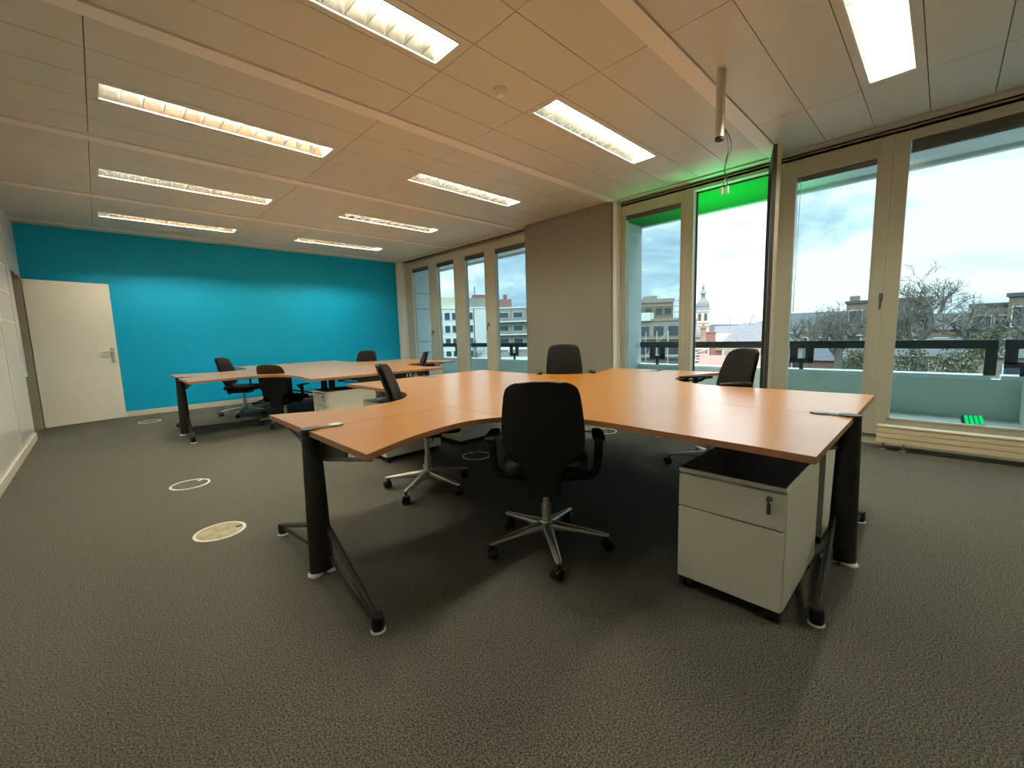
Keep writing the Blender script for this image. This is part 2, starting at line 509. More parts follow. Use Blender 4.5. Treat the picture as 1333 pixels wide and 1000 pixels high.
# near bay
make_window(1, -1.62, -0.63, -1.52, -0.73, 0.27, 2.83, 2.93, 0.11, label='window at the right end, outside the picture')
make_window(2, -0.63, 0.43, -0.545, 0.333, 0.265, 2.83, 2.93, 0.12, label='large cream framed window at the right edge above the radiator')
w3 = make_window(3, 0.43, 1.36, 0.525, 1.20, 0.265, 2.74, 2.93, 0.06, handle=(0.445, 1.44), label='cream framed window right of the open sash')
make_window(5, 2.325, 3.27, 2.395, 3.20, 0.265, 2.78, 2.93, 0.08, label='cream framed window left of the open sash, beside the grey pier')
t4 = thing('window_4', (XF0, 1.84, 0), 0, 'window with its glazed sash swung open into the room', 'window', kind='structure')
f = MB().box(0, 0.10, 1.36 - 1.84, 1.415 - 1.84, 0.10, 2.93).box(0, 0.10, 2.255 - 1.84, 2.325 - 1.84, 0.10, 2.93)
f.box(0, 0.10, 1.415 - 1.84, 2.255 - 1.84, 0.10, 0.20).box(0, 0.10, 1.415 - 1.84, 2.255 - 1.84, 2.865, 2.93)
f.build('frame', FRAME, t4, smooth=0, bevel=0.003)
gk = MB().box(0.085, 0.105, 1.41 - 1.84, 1.43 - 1.84, 0.2, 2.866).box(0.085, 0.105, 2.238 - 1.84, 2.256 - 1.84, 0.2, 2.866).box(0.085, 0.105, 1.41 - 1.84, 2.256 - 1.84, 2.845, 2.867).box(0.085, 0.105, 1.41 - 1.84, 2.256 - 1.84, 0.19, 0.22)
gk.build('gasket', DARKF, t4, smooth=0)
# open leaf : local frame u along leaf from hinge
hx_, hy_ = XF0 - 0.012, 1.412
fx_, fy_ = 4.655, 1.182
la = math.atan2(fy_ - hy_, fx_ - hx_)
lw_ = math.hypot(fx_ - hx_, fy_ - hy_)
sash = bpy.data.objects.new('open_sash', None); COL.objects.link(sash)
sash.parent = t4; sash.location = (hx_ - XF0, hy_ - 1.84, 0); sash.rotation_euler = (0, 0, la)
def leafframe(y0, y1, bw):
    m = MB()
    m.box(0, bw, y0, y1, 0.22, 2.86).box(lw_ - bw, lw_, y0, y1, 0.22, 2.86)
    m.box(bw, lw_ - bw, y0, y1, 0.22, 0.22 + bw).box(bw, lw_ - bw, y0, y1, 2.86 - bw, 2.86)
    return m
leafframe(-0.034, 0.0, 0.055).build('sash_frame_outer', DARKF, sash, smooth=0)
leafframe(0.0, 0.032, 0.055).build('sash_frame_inner', FRAME, sash, smooth=0)
MB().box(0.05, lw_ - 0.05, -0.004, 0.004, 0.27, 2.81).build('sash_pane', CLEAR, sash, smooth=0)
sh = MB()
for z in (0.5, 1.0, 1.42, 1.75, 2.3): sh.box(lw_ - 0.0005, lw_ + 0.006, 0.008, 0.022, z - 0.04, z + 0.04)
sh.build('lock_plates', ALU, sash, smooth=0)

def cords(win, y, z0, z1):
    for q in (-0.012, 0.012):
        MB().cyl((-0.008, y + q, z1), (-0.012, y + q * 0.3, z0), 0.0025, seg=6).build('blind_cord', WHITEP, win)
    MB().lathe([(0.003, z0 + 0.03), (0.007, z0), (0.006, z0 - 0.02)], (-0.012, y), 10).build('cord_weight', WHITEP, win)
cords(w3, 1.155 - (0.43 + 1.36) / 2, 1.36, 2.70)
# far bay
FB = [(6, 5.02, 6.055, 5.10, 5.925, None, 'cream framed far window partly behind the grey pier'),
      (7, 6.055, 6.985, 6.185, 6.825, (6.12, 1.38), 'cream framed far window right of the middle mullion'),
      (8, 6.985, 7.945, 7.155, 7.815, None, 'cream framed far window left of the middle mullion'),
      (9, 7.945, 9.10, 8.08, 8.81, (8.01, 1.28), 'cream framed far window nearest the blue wall, facing a concrete fin')]
for (i, y0, y1, a, b, hd, lab) in FB:
    make_window(i, y0, y1, a, b, 0.265, 2.76, 2.93, 0.10, handle=hd, label=lab)

# ---- radiators
def radiator(y0, y1, label):
    x0, x1 = 5.17, 5.27
    t = thing('radiator', ((x0 + x1) / 2, (y0 + y1) / 2, 0), 0, label, 'radiator', 'low convector radiators under the windows')
    L_ = (y1 - y0) / 2
    b = MB()
    zs = [0.072, 0.122, 0.172, 0.222]
    for a, c in zip(zs, zs[1:]): b.box(-0.045, -0.028, -L_, L_, a + 0.003, c - 0.003)
    b.box(-0.030, 0.045, -L_, L_, 0.075, 0.218)
    b.build('convector_case', RADM, t, smooth=0, bevel=0.002)
    gr = MB().box(-0.05, 0.05, -L_ - 0.004, L_ + 0.004, 0.222, 0.236)
    n = int(L_ * 2 / 0.03)
    gr.build('top_grille', RADM, t, smooth=0, bevel=0.002)
    for s in (-1, 1):
        for e_ in (0.05, 0.19):
            y = s * (L_ - e_)
            MB().cyl((0, y, 0.0), (0, y, 0.075), 0.009, seg=12).lathe([(0.026, 0.0), (0.026, 0.006), (0.011, 0.012)], (0, y), 16).build('foot', CHROME, t)
    return t
radiator(-1.5, 0.385, 'cream low radiator on chrome feet under the large right window')
radiator(5.2, 9.0, 'cream low radiator under the far windows')

# ================================================================= BALCONY
XP = 6.80
struct(MB().box(5.62, XP + 0.25, -6, 12, -0.3, 0.13).build('balcony_floor', CONC, smooth=0))
struct(MB().box(XP, XP + 0.16, -6, 12, 0.1, 0.555).build('balcony_parapet', PARAPET, smooth=0))
struct(MB().box(XP - 0.03, XP + 0.20, -0.385, 12, 0.555, 0.60).box(XP - 0.03, XP + 0.20, -6, -0.455, 0.555, 0.60).build('trim_11', COPING, smooth=0))
struct(MB().box(5.55, XP + 0.12, -6, 12, 2.975, 3.1).box(XP + 0.06, XP + 0.14, -6, 12, 2.93, 3.2).build('balcony_soffit', PORCE, smooth=0))
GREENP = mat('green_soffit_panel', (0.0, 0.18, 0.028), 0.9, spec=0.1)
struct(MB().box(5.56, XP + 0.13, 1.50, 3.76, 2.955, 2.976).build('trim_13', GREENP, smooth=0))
struct(MB().box(5.62, XP + 0.1, 3.76, 3.94, 0.1, 2.975).build('wall_fin', CONC, smooth=0))
fin = MB().box(5.62, XP + 0.05, 9.72, 9.92, 0.1, 2.975)
struct(fin.build('wall_fin_far', CONC, smooth=0))
fj = MB()
for z in (0.75, 1.05, 1.9, 2.3): fj.box(5.63, XP + 0.05, 9.714, 9.722, z, z + 0.012)
struct(fj.build('trim_12', DARKF, smooth=0))
struct(MB().box(5.62, XP + 0.0, -0.72, -0.60, 0.1, 0.56).build('balcony_divider', PARAPET, smooth=0))

def railing(y0, y1, posts, label):
    t = thing('balcony_railing', (XP - 0.01, (y0 + y1) / 2, 0.60), 0, label, 'railing')
    o = (y0 + y1) / 2
    MB().box(0, 0.06, y0 - o, y1 - o, 0.285, 0.382).build('rail', RAIL, t, smooth=0, bevel=0.003)
    for y in posts:
        if y == -0.375:      # single end plate at the gap
            MB().box(-0.01, 0.02, -0.415 - o, -0.325 - o, 0.0, 0.382).build('post', RAIL, t, smooth=0, bevel=0.002)
            continue
        p = MB().box(-0.01, 0.02, y - o - 0.135, y - o - 0.045, 0.12, 0.382).box(-0.01, 0.02, y - o + 0.045, y - o + 0.135, 0.12, 0.382)
        p.box(-0.01, 0.02, y - o - 0.135, y - o + 0.135, 0.085, 0.15)
        p.box(0.0, 0.03, y - o - 0.022, y - o + 0.022, 0.0, 0.09)
        p.build('post', RAIL, t, smooth=0, bevel=0.002)
    return t
railing(-0.415, 3.72, [1.33, 3.40, -0.375], 'dark flat balcony rail crossing the near windows')
railing(-4.0, -0.46, [-0.60], 'dark balcony rail beyond the gap at the right edge')
railing(3.98, 9.70, [6.87, 8.95], 'dark balcony rail outside the far windows')

# green floodlights on the balcony floor that wash the soffit
def flood(x, y, power, label, tilt=0.0):
    t = thing('floodlight', (x, y, 0.13), R(20), label, 'floodlight', 'green floodlights on the balcony')
    MB().box(-0.03, 0.03, -0.03, 0.03, 0.0, 0.07).box(-0.05, 0.05, -0.05, 0.05, 0.0, 0.008).build('stand', DARKF, t, smooth=0)
    TM = Matrix.Translation((0, 0, 0.085)) @ Matrix.Rotation(R(-tilt), 4, 'Y') @ Matrix.Translation((0, 0, -0.085))
    MB().box(-0.05, 0.05, -0.07, 0.07, 0.06, 0.11, M=TM).build('lamp_body', DARKF, t, smooth=0)
    m = MB()
    for i in range(4):
        y_ = -0.066 + i * 0.035
        m.box(-0.045, 0.045, y_, y_ + 0.024, 0.11, 0.118, M=TM)
    m.build('led_strips', GREENL, t, smooth=0)
    ld = bpy.data.lights.new('green_beam', 'AREA')
    ld.shape = 'RECTANGLE'; ld.size = 0.09; ld.size_y = 0.13
    ld.color = (0.0, 1.0, 0.20); ld.energy = power; ld.spread = R(52)
    lo = bpy.data.objects.new('green_beam', ld); COL.objects.link(lo)
    lo.parent = t; lo.location = TM @ Vector((0, 0, 0.122)); lo.rotation_euler = (PI, -R(tilt), 0)
    return t
flood(6.02, -0.25, 0.4, 'bright green striped floodlight on the balcony floor outside the right window', 55)
flood(6.05, 2.75, 12, 'green floodlight on the balcony floor below the window beside the grey pier')
flood(6.05, 1.95, 12, 'green floodlight on the balcony floor outside the open sash')

# ================================================================= DESKS
ZD = 0.747
TH = 0.027
def tleg(parent, ex, ey, dx, dy, sA, sB):
    """T leg at (ex,ey); (dx,dy)= unit vector pointing outward along arm. Feet spread perpendicular by sA / sB."""
    px, py = -dy, dx
    inw = -0.005
    cx, cy = ex - dx * inw, ey - dy * inw
    ztop = ZD - TH - 0.002
    def P(a, b, z): return Vector((ex + dx * a + px * b, ey + dy * a + py * b, z))
    leg = MB()
    rs = []
    for z, k in ((0.018, 1.10), (0.3, 0.98), (0.60, 0.86), (0.72, 0.80), (ZD + 0.003, 0.80)):
        rs.append([Vector((cx + dx * 0.056 * k * math.cos(q) + px * 0.036 * k * math.sin(q), cy + dy * 0.056 * k * math.cos(q) + py * 0.036 * k * math.sin(q), z)) for q in [i * 2 * PI / 20 for i in range(20)]])
    leg.rings(rs)
    lo = leg.build('leg', STEEL, parent)
    for a in (0.038, -0.042):
        c = P(a, 0, 0)
        MB().lathe([(0.038, 0.0), (0.038, 0.007), (0.030, 0.018)], (c.x, c.y), 20).build('glide', WHITEP, lo)
    cap = MB()
    o_ = []
    for i in range(24):
        q = i * 2 * PI / 24
        p = Vector((cx + dx * 0.047 * math.cos(q) + px * 0.036 * math.sin(q), cy + dy * 0.047 * math.cos(q) + py * 0.036 * math.sin(q)))
        o_.append((p.x, p.y))
    cap.prism(o_, ZD + 0.003, ZD + 0.009)
    cap.build('post_cap', GREYSTEEL, lo)
    for s, L_ in ((1, sA), (-1, sB)):
        ft = MB()
        ft.tube([P(-0.03, s * 0.035, 0.235), P(0.012, s * (L_ - 0.012), 0.062)], [0.016, 0.013], 10)
        ft.tube([P(-0.03, s * 0.035, 0.075), P(0.012, s * (L_ - 0.012), 0.045)], [0.013, 0.011], 10)
        ft.build('foot_bar', STEEL, lo)
        c = P(0.012, s * L_, 0)
        fo = MB().lathe([(0.024, 0.008), (0.026, 0.012), (0.026, 0.066), (0.021, 0.072)], (c.x, c.y), 18)
        fo.build('foot', BLACKP, lo)
        MB().lathe([(0.030, 0.0), (0.030, 0.006), (0.025, 0.0085)], (c.x, c.y), 18).build('glide', WHITEP, lo)
        br = MB()
        A, B, C_ = P(-0.035, s * 0.035, ztop - 0.012), P(-0.035, s * (L_ - 0.06), ztop - 0.010), P(-0.035, s * 0.035, ztop - 0.125)
        br.tube([A, B], 0.009, 8).tube([C_, P(-0.035, s * (L_ - 0.06), ztop - 0.020)], 0.009, 8)
        n_ = Vector((dx, dy, 0)) * 0.004
        br.build('bracket', GREYSTEEL, lo)
        B2, C2 = A.lerp(B, 0.55), C_.lerp(P(-0.035, s * (L_ - 0.06), ztop - 0.020), 0.55)
        MB().rings([[A + n_, B2 + n_, C2 + n_, C_ + n_], [A - n_, B2 - n_, C2 - n_, C_ - n_]]).build('bracket_plate', STEEL, lo, smooth=0)
    return lo

def desk_quadrant(cx, cy, sx, sy, prof, leg=None, spread=(0.62, 0.62), split=None, port=None, label=''):
    """prof: list of (u,v) from the end of the u-arm seam round the free edge to the end of the v-arm."""
    t = thing('corner_desk', (cx, cy, 0), 0, label, 'desk', 'four corner desks set as a cross')
    gp = 0.0016
    def tops(outline, name):
        o_ = [(sx * (u + (gp if u < 0.001 else 0)), sy * (v + (gp if v < 0.001 else 0))) for u, v in outline]
        m = MB().prism(o_, ZD - TH, ZD, 1)
        return m.build(name, [WOOD, WOODEDGE], t, smooth=0)
    full = [(0, 0)] + prof
    if split:
        k, us = split
        a = [(0, 0), (us - gp, 0)] + prof[k:]
        b = [(us + gp, 0)] + prof[:k]
        b[-1:] = [prof[k - 1], ]
        tops([(0, 0), (us - gp, 0), (us - gp, prof[k - 1][1] + 0.002)] + prof[k:], 'tabletop')
        tops([(us + gp, 0)] + prof[:k] + [(us + gp, prof[k - 1][1] + 0.001)], 'extension_top')
    else:
        tops(full, 'tabletop')
    um = prof[0][0]; vm = prof[-1][1]
    b = MB()
    b.box(min(sx * 0.08, sx * (um - 0.1)), max(sx * 0.08, sx * (um - 0.1)), min(sy * 0.03, sy * 0.07), max(sy * 0.03, sy * 0.07), 0.665, ZD - TH)
    b.box(min(sx * 0.03, sx * 0.07), max(sx * 0.03, sx * 0.07), min(sy * 0.08, sy * (vm - 0.1)), max(sy * 0.08, sy * (vm - 0.1)), 0.665, ZD - TH)
    b.build('beam', STEEL, t, smooth=0)
    il = MB().tube([(sx * 0.06, sy * 0.06, 0.01), (sx * 0.06, sy * 0.06, ZD - TH)], 0.028, 14)
    il.lathe([(0.05, 0.0), (0.05, 0.012), (0.03, 0.02)], (sx * 0.06, sy * 0.06), 18)
    il.build('inner_leg', STEEL, t)
    if leg == 'u': tleg(t, sx * (um - 0.02), 0, sx, 0, *spread)
    if leg == 'v': tleg(t, 0, sy * (vm - 0.02), 0, sy, *spread)
    if port:
        d = (sx, 0) if leg == 'u' else (0, sy)
        e_ = um if leg == 'u' else vm
        pc = Vector((d[0] * (e_ - 0.135), d[1] * (e_ - 0.135), 0))
        perp = Vector((-d[1], d[0], 0))
        dv = Vector((d[0], d[1], 0))
        hole = MB().lathe([(0.044, ZD + 0.0005), (0.044, ZD + 0.002)], (pc.x, pc.y), 26)
        hole.build('cable_port', BLACKP, t)
        cc = pc + perp * (0.022 * port) - dv * 0.012
        o_ = [(cc.x + 0.034 * math.cos(q), cc.y + 0.034 * math.sin(q)) for q in [i * 2 * PI / 26 for i in range(26)]]
        MB().prism(o_, ZD + 0.002, ZD + 0.006).build('port_lid', WHITEP if port < 0 else ALU, t, bevel=0.001)
        tg = []
        for a_, b_ in ((0.0, 0.022), (0.10, 0.026), (0.10, -0.026), (0.0, -0.022)):
            p = pc + dv * a_ + perp * b_
            tg.append((p.x, p.y))
        MB().prism(tg, ZD + 0.0005, ZD + 0.0045).build('port_plate', GREYSTEEL, t)
    return t

def smooth_edge(ctrl, n=5):
    pts = arc_pts([Vector((u, v, 0)) for u, v in ctrl], n)
    return [(p.x, p.y) for p in pts]

# near cluster: arms along x are narrow, arms along y are deep
NC = (2.56, 2.16)
def near_prof():
    return [(1.87, 0), (1.87, 0.645)] + smooth_edge([(1.87, 0.645), (1.62, 0.535), (1.40, 0.475), (1.22, 0.465), (1.06, 0.525), (0.93, 0.66), (0.85, 0.83), (0.825, 1.0), (0.835, 1.3), (0.845, 1.6), (0.865, 1.885)])[1:] + [(0, 1.885)]
np_ = near_prof()
kk = next(i for i, p in enumerate(np_) if i > 1 and p[0] < 1.03)
desk_quadrant(*NC, -1, -1, np_, 'u', (0.62, 0.62), (kk, 1.03), -1, label='front-left corner desk of the near cluster with black round cable port and white cap')
desk_quadrant(*NC, 1, -1, np_, 'v', (0.62, 0.62), None, 1, label='front-right corner desk of the near cluster, reflecting the windows over the two pedestals')
desk_quadrant(*NC, 1, 1, np_, 'u', (0.62, 0.62), None, 1, label='back-right corner desk of the near cluster toward the open window')
desk_quadrant(*NC, -1, 1, np_, 'v', (0.62, 0.62), None, 1, label='back-left corner desk of the near cluster behind the leaning grey chair')

# far cluster: deep at every arm end
FC = (2.56, 6.84)
fp = [(1.87, 0), (1.87, 0.88)] + smooth_edge([(1.87, 0.88), (1.62, 0.775), (1.40, 0.715), (1.22, 0.70), (1.06, 0.75), (0.95, 0.85), (0.885, 1.0), (0.86, 1.2), (0.86, 1.5), (0.875, 1.7), (0.90, 1.92)])[1:] + [(0, 1.92)]
desk_quadrant(*FC, -1, -1, fp, 'u', (0.64, 0.64), None, -1, label='front-left corner desk of the far cluster, its leg nearest the door')
desk_quadrant(*FC, 1, -1, fp, 'v', (0.64, 0.64), None, 1, label='front-right corner desk of the far cluster toward the windows')
desk_quadrant(*FC, 1, 1, fp, 'u', (0.64, 0.64), None, 1, label='back-right corner desk of the far cluster in the corner by the blue wall')
desk_quadrant(*FC, -1, 1, fp, 'v', (0.64, 0.64), None, 1, label='back-left corner desk of the far cluster along the blue wall')

# ================================================================= PEDESTALS
def make_pedestal():
    """front faces -x, origin at front-left floor corner centre"""
    W, D, Z0, Z1 = 0.42, 0.62, 0.052, 0.572
    t = thing('drawer_pedestal')
    c = MB()
    c.box(0.022, D, -W / 2, W / 2, Z0, Z1 - 0.022)
    c.build('carcass', PEDM, t, smooth=0, bevel=0.002)
    MB().box(0.004, D, -W / 2, W / 2, Z1 - 0.020, Z1 - 0.002).build('top_panel', PEDM, t, smooth=0, bevel=0.002)
    MB().box(0.008, D - 0.004, -W / 2 + 0.004, W / 2 - 0.004, Z1 - 0.002, Z1 + 0.001).build('top_mat', PEDTOP, t, smooth=0)
    MB().box(0.0, 0.020, -W / 2 + 0.002, W / 2 - 0.002, 0.397, Z1 - 0.028).build('drawer', PEDM, t, smooth=0, bevel=0.003)
    MB().box(0.0, 0.020, -W / 2 + 0.002, W / 2 - 0.002, Z0 + 0.004, 0.390).build('file_drawer', PEDM, t, smooth=0, bevel=0.003)
    lk = MB().tube([(0.001, -W / 2 + 0.055, 0.520), (-0.008, -W / 2 + 0.055, 0.520)], 0.011, 16)
    lo = lk.build('lock', CHROME, t)
    k = MB().box(-0.028, -0.008, -W / 2 + 0.048, -W / 2 + 0.062, 0.516, 0.524)
    k.tube([(-0.024, -W / 2 + 0.055, 0.516), (-0.020, -W / 2 + 0.055, 0.500)], 0.004, 8)
    k.tube([(-0.014, -W / 2 + 0.055, 0.500), (-0.012, -W / 2 + 0.055, 0.458)], 0.007, 8, flat=0.4)
    k.build('key', GREYSTEEL, lo)
    MB().box(0.03, D - 0.03, -W / 2 + 0.03, W / 2 - 0.03, 0.028, Z0).build('plinth', BLACKP, t, smooth=0)
    for x in (0.035, D - 0.045):
        for y in (-W / 2 + 0.035, W / 2 - 0.035):
            cs = MB()
            for s in (-1, 1): cs.cyl((x, y + s * 0.004, 0.026), (x, y + s * 0.028, 0.026), 0.026, seg=16)
            cs.box(x - 0.02, x + 0.02, y - 0.004, y + 0.004, 0.022, Z0)
            cs.build('caster', BLACKP, t)
    return t
PED = make_pedestal()
PEDS = [((1.818, 0.59), 0, 'grey drawer pedestal with a key in its lock under the front desk end'),
        ((3.29, 0.60), PI, 'grey drawer pedestal behind the keyed one, beside the right desk leg'),
        ((1.84, 3.83), 0, 'grey drawer pedestal under the near cluster behind the leaning chair'),
        ((3.30, 3.78), PI, 'grey drawer pedestal under the back of the near cluster, seen past the front chair'),
        ((1.84, 5.22), 0, 'grey drawer pedestal under the front corner of the far cluster'),
        ((3.30, 5.22), PI, 'grey drawer pedestal under the far cluster toward the far windows')]
for i, ((x, y), rz, lab) in enumerate(PEDS):
    t = PED if i == 0 else dup(PED)
    t.location = (x, y, 0); t.rotation_euler = (0, 0, rz)
    tag(t, lab, 'drawer pedestal', 'grey drawer pedestals under the desks')

# ================================================================= CHAIRS
def lerp_tab(tab, z):
    for (a, va), (b, vb) in zip(tab, tab[1:]):
        if z <= b:
            f_ = (z - a) / (b - a) if b > a else 0
            f_ = max(0, min(1, f_))
            return va + (vb - va) * f_
    return tab[-1][1]
W_BACK = [(0.345, 0.070), (0.36, 0.082), (0.45, 0.092), (0.50, 0.108), (0.535, 0.140), (0.57, 0.185), (0.60, 0.203), (0.64, 0.208), (0.72, 0.203), (0.80, 0.193), (0.87, 0.182), (0.905, 0.170), (0.925, 0.150), (0.938, 0.115), (0.942, 0.06)]
W_CUSH = [(0.50, 0.06), (0.505, 0.12), (0.52, 0.165), (0.56, 0.192), (0.60, 0.200), (0.64, 0.203), (0.72, 0.198), (0.80, 0.188), (0.87, 0.176), (0.905, 0.160), (0.925, 0.135), (0.935, 0.09), (0.938, 0.05)]
X_BACK = [(0.345, -0.205), (0.45, -0.225), (0.60, -0.245), (0.75, -0.275), (0.942, -0.335)]
def slab(zs, wtab, off, thick, curve, ny=14):
    """closed shell: for every z a loop going across front then back"""
    rs = []
    for z in zs:
        w_ = lerp_tab(wtab, z)
        x0 = lerp_tab(X_BACK, z)
        loop = []
        for i in range(ny + 1):
            y = -w_ + 2 * w_ * i / ny
            s = y / 0.21
            edge = 1 - abs(2 * i / ny - 1) ** 4
            loop.append(Vector((x0 + off + curve * s * s + thick * 0.5 * edge, y, z)))
        for i in range(ny - 1, 0, -1):
            y = -w_ + 2 * w_ * i / ny
            s = y / 0.21
            edge = 1 - abs(2 * i / ny - 1) ** 4
            loop.append(Vector((x0 + off + curve * s * s - thick * 0.5 * edge, y, z)))
        rs.append(loop)
    return MB().rings(rs)

def t_parts(t): return [o for o in bpy.data.objects if o.parent == t]
def make_chair(star=0.0, lift=0.0, arm=0.0):
    t = thing('office_chair')
    # five-star base
    b = MB()
    b.lathe([(0.036, 0.075), (0.042, 0.09), (0.040, 0.14), (0.031, 0.155)], seg=20)
    for k in range(5):
        a = star + k * 2 * PI / 5
        ca, sa = math.cos(a), math.sin(a)
        rs = []
        for r_, wv, zt, hh in ((0.025, 0.030, 0.150, 0.065), (0.07, 0.028, 0.140, 0.050), (0.15, 0.024, 0.126, 0.034), (0.25, 0.020, 0.109, 0.024), (0.315, 0.018, 0.098, 0.020), (0.342, 0.012, 0.092, 0.012)):
            loop = []
            for q in range(10):
                th = q * 2 * PI / 10 + PI / 10
                u_ = math.copysign(abs(math.cos(th)) ** 0.7, math.cos(th)) * wv
                v_ = zt - hh / 2 + math.copysign(abs(math.sin(th)) ** 0.7, math.sin(th)) * hh / 2
                loop.append(Vector((r_ * ca - u_ * sa, r_ * sa + u_ * ca, v_)))
            rs.append(loop)
        b.rings(rs)
    b.build('star_base', ALU, t, smooth=50)
    for k in range(5):
        a = star + k * 2 * PI / 5
        ca, sa = math.cos(a), math.sin(a)
        x, y = 0.325 * ca, 0.325 * sa
        tw = a + 0.7 + k * 1.3
        ax = Vector((math.cos(tw), math.sin(tw), 0))
        fwv = Vector((-ax.y, ax.x, 0))
        c0 = Vector((x, y, 0.0285)) - fwv * 0.012
        c = MB()
        for s in (-1, 1): c.tube([c0 + ax * (s * 0.005), c0 + ax * (s * 0.010), c0 + ax * (s * 0.024), c0 + ax * (s * 0.028)], [0.024, 0.0285, 0.0285, 0.022], 18)
        c.tube([c0 - ax * 0.006, c0 + ax * 0.006], 0.020, 14)
        c.tube([(x, y, 0.045), (x, y, 0.085)], 0.008, 10)
        # hood over the wheels
        hd = []
        for s in (-0.012, 0.012):
            hd.append([c0 + ax * s + fwv * (0.033 * math.cos(q)) + Vector((0, 0, 0.033 * math.sin(q))) for q in [R(d) for d in (10, 40, 70, 100, 130)]] + [c0 + ax * s + fwv * (0.024 * math.cos(q)) + Vector((0, 0, 0.024 * math.sin(q))) for q in [R(d) for d in (130, 100, 70, 40, 10)]])
        c.rings(hd)
        c.build('caster', BLACKP, t)
    MB().cyl((0, 0, 0.14), (0, 0, 0.245), 0.027, seg=18).cyl((0, 0, 0.24), (0, 0, 0.385 + lift), 0.019, seg=16).build('gas_column', ALU, t)
    # mechanism
    m = MB().box(-0.16, 0.12, -0.075, 0.075, 0.362, 0.418).box(-0.235, -0.12, -0.055, 0.055, 0.365, 0.41)
    m.box(-0.10, 0.10, -0.20, 0.20, 0.405, 0.42)
    m.build('mechanism', BLACKP, t, smooth=0, bevel=0.008, seg=3)
    lv = MB().tube([(0.05, -0.07, 0.385), (0.06, -0.16, 0.385), (0.06, -0.225, 0.38)], 0.006, 8)
    lv.build('lever', CHROME, t)
    # seat cushion
    rs = []
    for x, wv, zb, zt in ((-0.225, 0.12, 0.445, 0.470), (-0.218, 0.165, 0.428, 0.485), (-0.19, 0.195, 0.420, 0.495), (-0.10, 0.222, 0.416, 0.495), (0.05, 0.236, 0.416, 0.493), (0.17, 0.236, 0.416, 0.490), (0.225, 0.226, 0.414, 0.478), (0.255, 0.200, 0.416, 0.462), (0.266, 0.150, 0.424, 0.446)):
        loop = []
        for q in range(24):
            th = q * 2 * PI / 24
            loop.append(Vector((x, wv * math.copysign(abs(math.cos(th)) ** 0.45, math.cos(th)), (zb + zt) / 2 + (zt - zb) / 2 * math.copysign(abs(math.sin(th)) ** 0.6, math.sin(th)))))
        rs.append(loop)
    MB().rings(rs).build('seat', FABRIC, t, smooth=60)
    # back
    zs = [0.345, 0.352, 0.37, 0.41, 0.45, 0.48, 0.50, 0.52, 0.54, 0.56, 0.58, 0.60, 0.63, 0.67, 0.71, 0.75, 0.80, 0.84, 0.87, 0.89, 0.905, 0.918, 0.928, 0.936, 0.942]
    slab(zs, W_BACK, 0.0, 0.026, 0.035).build('back_shell', BLACKP, t, smooth=50)
    zs = [0.50, 0.505, 0.513, 0.525, 0.545, 0.57, 0.60, 0.64, 0.68, 0.72, 0.76, 0.80, 0.84, 0.87, 0.89, 0.905, 0.918, 0.928, 0.934, 0.938]
    slab(zs, W_CUSH, 0.030, 0.052, 0.035).build('backrest', FABRIC, t, smooth=60)
    # armrests
    for s in (-1, 1):
        a = MB()
        a.tube(arc_pts([(-0.02, s * 0.16, 0.408), (-0.02, s * 0.225, 0.410), (-0.022, s * 0.268, 0.435), (-0.028, s * 0.282, 0.50), (-0.036, s * 0.285, 0.57), (-0.045, s * 0.287, 0.625)], 5), 0.015, 12, flat=1.5)
        a.tube(arc_pts([(-0.03, s * 0.284, 0.585), (-0.09, s * 0.285, 0.600), (-0.125, s * 0.286, 0.620), (-0.11, s * 0.286, 0.640)], 5), 0.010, 10)
        ao = a.build('armrest', BLACKP, t)
        pd = []
        for x, wv, hh in ((-0.135, 0.014, 0.010), (-0.12, 0.026, 0.018), (-0.06, 0.033, 0.022), (0.06, 0.033, 0.022), (0.11, 0.027, 0.018), (0.125, 0.014, 0.010)):
            pd.append([Vector((x, s * 0.286 + wv * math.copysign(abs(math.cos(q)) ** 0.6, math.cos(q)), 0.636 + hh * 0.5 * math.copysign(abs(math.sin(q)) ** 0.6, math.sin(q)))) for q in [i * 2 * PI / 16 for i in range(16)]])
        MB().rings(pd).build('arm_pad', BLACKP, ao)
    for o in t_parts(t):
        n_ = o.name.split('.')[0]
        if n_ in ('mechanism', 'lever', 'seat', 'back_shell', 'backrest', 'armrest'): o.location.z += lift + (arm if n_ == 'armrest' else 0)
    return t
CH = [((1.69, 1.49), 39, -129, .025,-.02, 'black office chair seen from behind in the foreground at the front desk corner'),
      ((1.76, 2.78), -37, 135, .05,0, 'office chair with leaning backrest at the left notch of the near desks'),
      ((3.62, 2.87), -138, 20, .11,0.01, 'black office chair in front of the grey pier behind the near desks'),
      ((3.65, 1.34), 145, 40, .07,.05, 'black office chair before the open window, its silver arm over the desk'),
      ((1.62, 7.93), -40, 165, 0,0.05, 'small-looking office chair at the left end of the far desks before the blue wall'),
      ((1.82, 6.50), 42, 150, -.07,0, 'black office chair seen from behind at the front notch of the far desks'),
      ((3.62, 7.85), -135, 30, 0,0, 'office chair behind the far desks, backrest top showing against the blue wall'),
      ((3.55, 6.05), 155, 30, 0,0, 'office chair seen edge-on in front of the far window nearest the blue wall')]
for i, ((x, y), a, st_, lf, al, lab) in enumerate(CH):
    t = make_chair(R(st_ - a), lf, al)
    t.location = (x, y, 0); t.rotation_euler = (0, 0, R(a))
    tag(t, lab, 'office chair', 'black office chairs at the desks')

